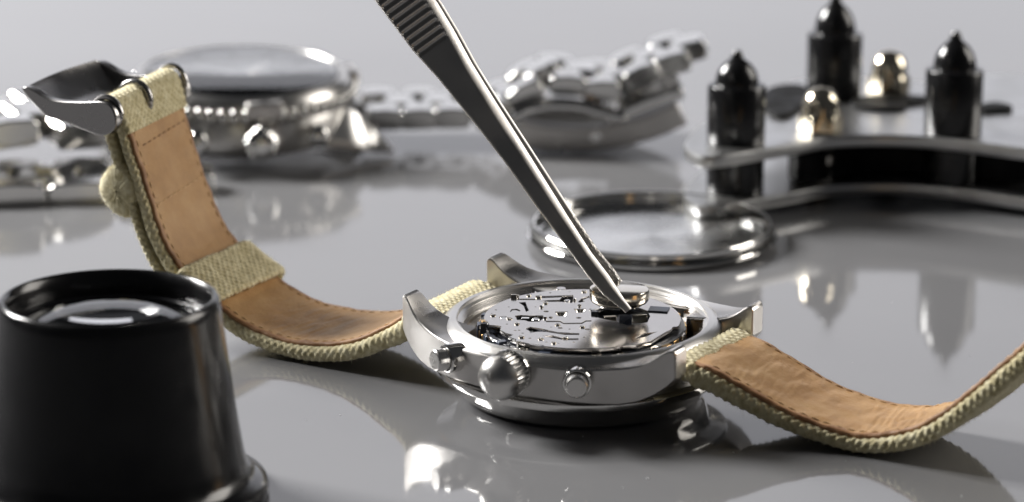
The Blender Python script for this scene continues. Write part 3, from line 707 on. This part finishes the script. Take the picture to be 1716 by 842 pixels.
# traced half-outline across the axis: (distance from tip, left offset, right offset)
TL = [(630, 0), (690, 80), (735, 130), (800, 210), (850, 275), (900, 345), (950, 412), (985, 460), (1010, 490), (1040, 513)]
TR = [(733, 0), (760, 45), (790, 100), (830, 165), (870, 228), (910, 292), (950, 356), (990, 418), (1020, 457), (1045, 496)]
def tw(px, py):                      # offsets in the tweezers' own plane through the tip
    k = 473.2 / FPX; x = (px - 1053) * k; y = -(py - 516) * k
    return (x * -0.583 + y * 0.812, x * 0.812 + y * 0.583)
tl = sorted(tw(*p) for p in TL); tr = sorted(tw(*p) for p in TR)
def edges(t): 
    l = np.interp(t, [0] + [p[0] for p in tl] + [75, 125], [-0.6] + [p[1] for p in tl] + [tl[-1][1] - 0.4, tl[-1][1] + 1.5])
    r_ = np.interp(t, [0] + [p[0] for p in tr] + [75, 125], [0.5] + [p[1] for p in tr] + [tr[-1][1] + 0.2, tr[-1][1] - 1.5]); return l, r_
def gapf(t): return np.interp(t, [0, 20, 45, 80, 118, 125], [0, 0.2, 0.0, -0.6, 0.3, 0.3])
def tw_arm(name, rear, mat):
    ts = np.arange(0.0, 122, 0.11); ts = np.r_[ts]
    # cross-section: front face with a broad rounded right shoulder, tighter left one
    prof = []
    rr, rl, TH = (0.4 if rear else 1.45), 0.35, 1.9
    for x in np.linspace(0, 1, 26): prof.append(('f', x))
    V = []; 
    for t in ts:
        l, r_ = edges(t); wdt = r_ - l; th = np.interp(t, [0, 6, 60, 122], [1.2, 1.6, 1.9, 2.2]); r1 = min(rr, wdt * 0.36); r2 = min(rl, wdt * 0.15)
        row = []
        for x in np.linspace(l + r2, r_ - r1, 24):
            y = 0.0
            if not rear and 48.0 < t < 70 :
                g = ((t - 48.0) / 1.22) % 1.0; e = min(1.0, (x - l) / 0.5, max(0, (r_ - r1 * 0.75 - x)) / 0.5)
                y = 0.40 * max(0.0, e) * (0.5 - 0.5 * math.cos(2 * math.pi * g)) ** 0.8
            row.append((x, y))
        k_ = r1 / 1.22; px_, py_ = r_ - r1, 0.0
        for tilt, ln_ in ((12, .12), (26, .16), (34, .3), (38, .3), (42, .3), (47, .3), (60, .12), (78, .12)):
            px_ += math.cos(math.radians(tilt)) * ln_ * k_; py_ += math.sin(math.radians(tilt)) * ln_ * k_; row.append((min(px_, r_), py_))
        row.append((r_ - 0.05, max(th, r1 + 0.1)))
        row.append((l + 0.05, max(th, r1 + 0.1)))
        for a in np.linspace(90, 0, 5): row.append((l + r2 - r2 * math.sin(math.radians(a)), r2 * (1 - math.cos(math.radians(a)))))
        row = row[:-1]
        V.append(row)
    V = np.array(V); ns, m_, _ = V.shape
    base = ax[None, None] * ts[:, None, None] + wd[None, None] * V[..., :1]
    if rear:
        gap = np.interp(ts, [0, 30, 70, 112, 122], [9.6, 9.9, 8.5, 1.5, 1.2]); sh = np.interp(ts, [0, 14, 40, 70, 122], [1.5, 1.2, 0.75, 0.7, 0.2])
        nz = np.array([[rng.normal(0, 1) if 2 < t < 16 else 0 for _ in range(m_)] for t in ts]) 
        dep = gap[:, None] + V[..., 1] - 0.045 * nz * (V[..., 1] < 0.9)
        P = base + D3[None, None] * dep[..., None] + (wd[None, None] * sh[:, None, None])
    else:
        dep = -gapf(ts)[:, None] * 0 + V[..., 1] - 1.5 + np.interp(ts, [0, 122], [0, 0.3])[:, None]
        P = base + D3[None, None] * dep[..., None]
    I = np.arange(ns * m_).reshape(ns, m_); I2 = np.roll(I, -1, 1)
    F4 = np.stack([I[:-1], I2[:-1], I2[1:], I[1:]], -1).reshape(-1, 4)
    P = P.reshape(-1, 3)
    caps = [(int(I[0][k]), int(I[0][k + 1]), int(I[0][m_ - 2 - k]), int(I[0][m_ - 1 - k])) for k in range(m_ // 2 - 1)]
    caps2 = [(int(I[-1][m_ - 1 - k]), int(I[-1][m_ - 2 - k]), int(I[-1][k + 1]), int(I[-1][k])) for k in range(m_ // 2 - 1)]
    F4 = np.vstack([F4, np.array(caps)[:, ::-1], np.array(caps2)[:, ::-1]])
    return obj(name, P, F4, mat, twz, angle=60)
tw_arm('arm', False, 'tool_steel'); tw_arm('arm', True, 'tool_steel')

# ================================================================== case back lid
lid = thing('watch_lid', 'round polished watch back lying open side up behind the watch', 'watch lid', (14.3, 91.0, 0.0), (math.radians(1.5), 0, 0))
obj('cover', *lathe([(0, 0.0), (15, 0.05), (19.5, 0.15), (21.6, 0.3), (22.05, 0.55), (22.1, 1.0), (21.9, 1.2), (21.2, 1.25), (21.15, 1.4), (21.15, 2.75), (20.98, 2.95), (20.7, 2.95), (20.5, 2.75), (20.4, 0.8), (20.1, 0.5), (19.7, 0.38), (0, 0.33)], 160), 'chrome', lid, angle=30).location.z = 0.55 * S
obj('inner_face', *lathe([(0, 0.42), (19.2, 0.45), (19.6, 0.47), (20.0, 0.56)], 128), 'lid_floor', lid).location.z = 0.55 * S
obj('gasket', *lathe([(21.1, 1.45), (21.5, 1.5), (21.62, 1.75), (21.5, 2.0), (21.1, 2.05)], 128), 'gasket', lid).location.z = 0.55 * S

# ================================================================== loupe
loupe = thing('loupe', 'black plastic watchmaker loupe standing on its wide rim', 'loupe', (-64.2, -46.2, 0))
obj('body', *lathe([(19.0, 0.2), (20.2, 0.05), (20.75, 0.5), (20.85, 1.2), (20.5, 2.0), (19.3, 2.5), (18.4, 3.0), (17.9, 4.3), (17.5, 6.2), (16.6, 12), (15.7, 19), (15.1, 24.0), (14.85, 26.2), (14.7, 27.3), (14.4, 27.8), (14.1, 27.95), (13.8, 27.8), (13.45, 26.6), (13.3, 25.2), (13.2, 24.2), (12.6, 24.0), (12.6, 20.8), (12.9, 20.5), (15.2, 8), (17.4, 1.0)], 144, True), 'black', loupe, angle=60)
lensR = 28.0
top = [(r_, 27.0 - (lensR - math.sqrt(lensR ** 2 - r_ * r_))) for r_ in np.linspace(0, 12.55, 24)]
bot = [(r_, 20.4 + (lensR - math.sqrt(lensR ** 2 - r_ * r_))) for r_ in np.linspace(12.55, 0, 24)]
obj('lens', *lathe(bot[::-1][:-1][::1] + [(12.55, 23.7), (12.55, 23.76)] + top[::-1][1:], 96), 'glass', loupe, angle=25)
obj('lens_ring', *lathe([(13.25, 24.15), (13.2, 24.6), (12.8, 24.7), (12.3, 24.4), (12.3, 24.1)], 128), 'black_gloss', loupe)

# ================================================================== steel watch on a bracelet, in the background
BA = math.radians(12.7); BC = np.array([-64.0, 165.0, 0])
bw = thing('wristwatch', 'polished steel chronograph lying face up on its bracelet', 'watch', (BC[0], BC[1], 1.4), (math.radians(3.4), 0, BA))
obj('case', *lathe([(0, 1.6), (17, 1.7), (18.6, 2.0), (19.3, 2.6), (20.2, 3.0), (21.0, 3.8), (21.4, 5.0), (21.5, 8.4), (21.2, 9.2), (20.2, 9.6), (18, 9.7)], 128), 'brushed', bw)
bz = obj('bezel', *lathe([(18.5, 9.6), (21.2, 9.7), (21.7, 10.0), (21.8, 12.0), (21.6, 12.8), (20.8, 13.8), (20.1, 14.25), (19.6, 14.3), (19.3, 14.0), (19.2, 13.2)], 128), 'brushed', bw)
bead = None
for k in range(60):
    a = 2 * math.pi * k / 60
    if bead is None:
        V, Fc = lathe([(0, 1.4), (0.5, 1.25), (0.8, 0.75), (0.85, 0), (0.8, -0.75), (0.5, -1.25), (0, -1.4)], 10); bead = obj('bezel_bead', V, Fc, 'chrome', bz, angle=180); o = bead
    else:
        o = bead.copy(); COL.objects.link(o); o.parent = bz
    o.location = Vector((22.05 * math.cos(a), 22.05 * math.sin(a), 11.0)) * S
for k, a0 in enumerate((-87, 3, 93, 183)):
    V, Fc = box(19.6, 23.0, -3.6, 3.6, 10.6, 13.7)
    obj('rider_tab', xf(V, Matrix.Rotation(math.radians(a0), 4, 'Z')), Fc, 'satin', bz, bevel=0.5, segs=3)
obj('crystal', *lathe([(0, 15.3), (9, 15.1), (17.0, 14.55), (19.1, 14.2), (19.2, 13.3), (0, 13.3)], 96), 'glass', bw, angle=30)
dl = obj('dial', *lathe([(0, 11.9), (18.4, 11.9), (18.7, 13.1), (19.1, 13.2)], 96), 'dial', bw)
for k in range(12):
    a = math.radians(k * 30); V, Fc = box(12.6, 15.6, -0.45, 0.45, 11.95, 12.4); obj('hour_marker', xf(V, Matrix.Rotation(a, 4, 'Z')), Fc, 'chrome', dl)
for (x, y) in ((-7.2, 0), (7.2, 0), (0, -7.2)):
    sd = obj('subdial', xf(lathe([(0, 11.95), (3.6, 11.95), (3.7, 12.1), (4.0, 12.1), (4.05, 11.9)], 40)[0], Matrix.Translation((x, y, 0))), lathe([(0, 0), (1, 0), (1, 0), (1, 0), (1, 0)], 40)[1], 'dial_dark', dl)
for L_, a0, w_ in ((9.5, 40, 0.8), (13.5, 155, 0.6), (14.5, 262, 0.25)):
    V, Fc = prism([(-2, -w_), (L_ * 0.7, -w_), (L_, 0), (L_ * 0.7, w_), (-2, w_)], 12.5, 12.75); obj('hand', xf(V, Matrix.Rotation(math.radians(a0), 4, 'Z')), Fc, 'chrome', dl, bevel=0.05)
BL = [(12.5, 9.4), (17, 9.3), (20, 8.5), (23, 5.7), (26, 2.7), (27.6, 1.1), (27.2, 0.5), (25, 0.5), (22, 0.9), (18, 1.8), (12.5, 3.0)]
for su in (-1, 1):
    for sv in (-1, 1):
        ring_ = smooth_closed([(p[0] * su, p[1]) for p in BL], 3); n_ = len(ring_); V = []
        for (vv_, dz) in ((10.0, 0.0), (11.0, -0.3), (13.2, -3.0), (15.4, -5.8)):      # the horns slope away to the outside
            for (x, z) in ring_:
                lim = float(np.interp(abs(x), [12.5, 18, 22, 28.2], [3.0, 1.8, 0.7, 0.3])); V.append((x, vv_ * sv, max(min(lim + 0.9, z), z + dz)))
        Fc = [tuple(range(n_)), tuple(range(3 * n_, 4 * n_))[::-1]]
        for q_ in range(3):
            for k in range(n_): k2 = (k + 1) % n_; Fc.append((q_ * n_ + k, q_ * n_ + k2, (q_ + 1) * n_ + k2, (q_ + 1) * n_ + k))
        obj('lug', V, Fc, 'lug_steel', bw, bevel=0.3, segs=2, angle=50)
def bpart(name, prof, u0, v0, z0, mat, par, flute=None):
    V, Fc = lathe(prof, 80, flute=flute); return obj(name, xf(V, along((0, 0, 0), (0, -1, 0), (u0, v0, z0))), Fc, mat, par, angle=50)
bpart('crown', [(0, 5.4), (1.6, 5.2), (2.9, 4.4), (3.5, 3.2), (3.7, 2), (3.5, 0.8), (2.6, 0.3), (2.4, -1)], 0.3, -21.6, 6.4, 'chrome', bw, lambda a, r, z: r - (0.25 * (0.5 + 0.5 * math.cos(a * 20)) if 0.5 < z < 4.5 else 0))
for u0 in (-11.8, 11.6):
    bpart('pusher', [(0, 4.6), (1.5, 4.4), (2.1, 3.6), (2.3, 2.6), (2.0, 1.8), (1.5, 1.6), (1.5, -1.5)], u0, -19.0, 6.6, 'chrome', bw)
# bracelet: rows of three links along a path
link_mesh_c = {}
def bracelet(name_, path, up_hint, wid, pitch, th, owner):
    """path: centre line points in the watch's own axes; links carry across vector 'up_hint'"""
    P = catmull(path, 400); L = np.r_[0, np.cumsum(np.linalg.norm(np.diff(P, axis=0), axis=1))]
    s = pitch / 2
    while s < L[-1]:
        q = lambda x: np.array([np.interp(x, L, P[:, k]) for k in range(3)])
        c_ = q(s); t = q(min(s + pitch * .45, L[-1])) - q(max(0, s - pitch * .45)); t /= np.linalg.norm(t)
        w = np.array(up_hint, float); w -= t * (w @ t); w /= np.linalg.norm(w); n_ = np.cross(t, w)
        if n_[2] < 0 and abs(n_[2]) > 0.2: n_ = -n_
        M = Matrix(((t[0], w[0], n_[0], c_[0]), (t[1], w[1], n_[1], c_[1]), (t[2], w[2], n_[2], c_[2]), (0, 0, 0, 1)))
        for nm, y0, y1, x0, mt in (('outer_link', -wid / 2, -wid * 0.195, 0, 'link_steel'), ('centre_link', -wid * 0.185, wid * 0.185, pitch * 0.5, 'polished'), ('outer_link', wid * 0.195, wid / 2, 0, 'link_steel')):
            key = (nm, y0, pitch, th)
            if key not in link_mesh_c:
                prof = []
                hl = pitch * 0.488
                for x_, z_ in ((-hl, -0.32), (-hl, 0.30), (-hl * 0.82, 0.46), (0, 0.52), (hl * 0.82, 0.46), (hl, 0.30), (hl, -0.32), (hl * 0.8, -0.48), (-hl * 0.8, -0.48)): prof.append((x_, z_ * th))
                V, Fc = prism([(x + x0, z) for x, z in prof], y0, y1, 'y'); o = obj(nm, V, Fc, mt, owner, bevel=0.35, segs=2, angle=25); link_mesh_c[key] = o
            else:
                o = link_mesh_c[key].copy(); COL.objects.link(o); o.parent = owner
            o.matrix_local = Matrix.Translation(Vector((M[0][3], M[1][3], M[2][3])) * S) @ M.to_3x3().to_4x4()
        s += pitch
cB, sB = math.cos(BA), math.sin(BA)
def toB(x, y, z): x -= BC[0]; y -= BC[1]; return (x * cB + y * sB, -x * sB + y * cB, z)
brace = bpy.data.objects.new('bracelet', None); COL.objects.link(brace); brace.parent = bw
acr = toB(BC[0], BC[1] + 1, 0)
bracelet('b', [toB(-40.5, 171, 5.2), toB(-32, 172, 5.0), toB(-24, 172, 5.4), toB(-15, 171, 6.2), toB(-9.5, 171, 9.8), toB(-4, 171, 12.6), toB(1.5, 172, 12.2), toB(7, 172, 11.4), toB(13, 173, 13.2), toB(19, 174, 15.8), toB(23.5, 174, 17.0)], (acr[0], acr[1], 0), 18, 7.6, 4.2, brace)
bracelet('b', [toB(-87.5, 158, 6.0), toB(-93, 150, 8.4), toB(-99, 144, 9.8), toB(-107, 140, 10.2), toB(-117, 137, 9.2)], (0.35, 0.94, 0), 20, 11.5, 5.4, brace)
bracelet('b', [toB(-122, 121, 3.0), toB(-112, 123, 2.6), toB(-98, 125, 2.6), toB(-84, 127, 2.6), toB(-76, 128, 2.6)], (0.0, 1, 0), 17, 12.5, 5.0, brace)
# folding clasp: long bowed cover below, arched blade above it
def bowed(name, pts, th, y0, y1, mat, par):
    p = catmull(pts, 40); up_ = []; dn = []
    for k in range(40):
        d = p[min(k + 1, 39)] - p[max(k - 1, 0)]; d /= np.linalg.norm(d); nr = np.array([-d[1], d[0]]); up_.append(tuple(p[k] + nr * th / 2)); dn.append(tuple(p[k] - nr * th / 2))
    V, Fc = prism(up_ + dn[::-1], y0, y1, 'y')
    Fc = [q for q in Fc if len(q) == 4] + [(k, k + 1, 78 - k, 79 - k) for k in range(39)] + [(k + 80, 79 - k + 80, 78 - k + 80, k + 1 + 80) for k in range(39)]
    V = [toB(x, y, z) for x, y, z in V]
    return obj(name, V, Fc, mat, par, bevel=0.45, segs=2, angle=40)
clasp = bpy.data.objects.new('clasp', None); COL.objects.link(clasp); clasp.parent = bw
CVP = [(-11, 4.0), (-3, 2.9), (5, 2.8), (12, 3.9), (18, 5.9), (23, 8.3)]
bowed('cover', [(x, z - 1.6) for x, z in CVP], 1.5, 160, 180, 'tool_plate', clasp)
bowed('side_wall', CVP, 4.9, 158.9, 160.1, 'satin', clasp); bowed('side_wall', CVP, 4.9, 179.9, 181.1, 'satin', clasp)
obj('push_piece', *tube([toB(6, 158.6, 3.4), toB(6, 160, 3.4)], 1.1, 16), 'chrome', clasp)
bowed('blade', [(-15, 4.6), (-10, 7.6), (-4, 9.6), (2, 9.6), (7, 8.4), (12, 7.2)], 1.6, 157.2, 162, 'chrome', clasp)
bowed('blade', [(8, 6.6), (13, 8.6), (18, 10.8), (23, 12.6)], 2.4, 158.8, 178, 'polished', clasp)

# ================================================================== case holder at the right
hold = thing('case_holder', 'movable watch case holder with two steel plates and black pegs', 'case holder', (55, 125, 0))
HX, HY = 55.0, 125.0
def loc(p): return (p[0] - HX, p[1] - HY)
PL = [on_z(px, py, 13.0)[:2] for (px, py) in ((1152, 236), (1158, 252), (1190, 262), (1270, 250), (1330, 240), (1400, 228), (1500, 226), (1600, 233), (1716, 248))]
PL += [(92, 103), (104, 106), (110, 116), (106, 128), (98, 138), (96, 150), (100, 162), (96, 172), (84, 172), (76, 164), (66, 166), (58, 170), (48, 168), (42, 160), (40, 148), (34, 136), (26, 128)]
PLs = [loc(p) for p in smooth_closed([tuple(p) for p in PL], 6)]
def slot(pts_px):
    return [loc(on_z(px, py, 13.0)[:2]) for px, py in pts_px]
slots = [slot([(1284, 158), (1310, 149), (1345, 150), (1362, 168), (1340, 186), (1316, 200), (1292, 196), (1280, 178)]),
         slot([(1432, 172), (1480, 165), (1548, 168), (1552, 174), (1520, 179), (1515, 186), (1480, 188), (1430, 182)]),
         slot([(1645, 182), (1670, 178), (1695, 184), (1692, 189), (1668, 190), (1648, 192)])]
flat_plate('top_plate', PLs, [], 10.7, 13.0, 'tool_plate', hold, 0.35)
flat_plate('bottom_plate', PLs, [], 1.6, 3.8, 'tool_plate', hold, 0.35)
for sl in slots:
    V, Fc = prism(smooth_closed(sl, 3), 13.02, 13.9); obj('slide_arm', V, Fc, 'matte_black', hold, bevel=0.15)
def peg(x, y, top):
    c = loc((x, y)); h = top - 13
    V, Fc = lathe([(0, 3.65), (5.2, 3.65), (5.25, 10.75), (5.25, 10.79), (5.2, 13.05), (5.25, 13.2), (5.3, 13 + h * 0.60), (5.05, 13 + h * 0.625), (3.95, 13 + h * 0.64), (3.85, 13 + h * 0.70), (3.5, 13 + h * 0.77), (2.7, 13 + h * 0.84), (1.7, 13 + h * 0.89), (1.15, 13 + h * 0.91), (1.0, 13 + h * 0.965), (0.5, 13 + h), (0, 13 + h)], 64)
    o = obj('peg', xf(V, Matrix.Translation((c[0], c[1], 0))), Fc, 'black', hold, angle=40)
peg(30.4, 112.9, 30.0); peg(71.0, 120.8, 32.0); peg(51.9, 151.0, 33.5)
def nut(x, y, rod=True):
    c = loc((x, y)); T_ = Matrix.Translation((c[0], c[1], 0))
    o = obj('dome_nut', xf(lathe([(3.6, 13.05), (3.9, 13.3), (3.9, 15.8), (3.55, 16.2), (3.45, 17.2), (3.3, 18.6), (2.7, 20.0), (1.6, 20.9), (0, 21.3)], 6 * 8, flute=lambda a, r, z: r * (math.cos(math.pi / 6) / math.cos((a % (math.pi / 3)) - math.pi / 6)) * 1.06 if z < 16 else r)[0], T_), lathe([(1, 0)] * 8 + [(0, 0)], 48)[1], 'brass', hold, angle=35)
    obj('spacer', xf(lathe([(2.6, 3.65), (3.1, 3.9), (3.1, 6.0), (2.4, 6.6), (3.2, 7.2), (3.2, 8.6), (2.6, 9.2), (3.0, 9.8), (3.0, 10.75)], 32)[0], T_), lathe([(1, 0)] * 9, 32)[1], 'nickel', hold)
    obj('bolt_head', xf(lathe([(0, 0.02), (2.2, 0.05), (2.6, 0.5), (2.6, 1.58), (0, 1.58)], 32)[0], T_), lathe([(0, 0), (1, 0), (1, 0), (1, 0), (0, 0)], 32)[1], 'brass', hold)
nut(46.7, 122.0); nut(63.3, 157.0)
# added matte black block, standing in for shade in the gap between the plates
mid_ = np.mean(PLs, axis=0); V, Fc = prism([tuple(mid_ + (np.array(p) - mid_) * 0.55) for p in PLs], 4.2, 9.9)
obj('gap_shade_block', V, Fc, 'matte_black', hold, bevel=0.4)

# a little lint and dust on the table top
parts = []
for k in range(130):
    x, y = rng.uniform(-120, 110), rng.uniform(-70, 200); r_ = abs(rng.normal(0.03, 0.02)) + 0.02; a = rng.uniform(0, 6.3); el = rng.uniform(1, 2.6)
    pts = [(x + r_ * el * math.cos(q) * math.cos(a) - r_ * math.sin(q) * math.sin(a), y + r_ * el * math.cos(q) * math.sin(a) + r_ * math.sin(q) * math.cos(a)) for q in np.linspace(0, 6.283, 7)[:-1]]
    parts.append(prism(pts, 0.004, 0.004 + r_ * 0.8))
v, f = join(*parts); tag(obj('dust', v, f, 'lint', smooth=False), 'fine pale dust specks scattered over the grey table', 'dust', kind='stuff')
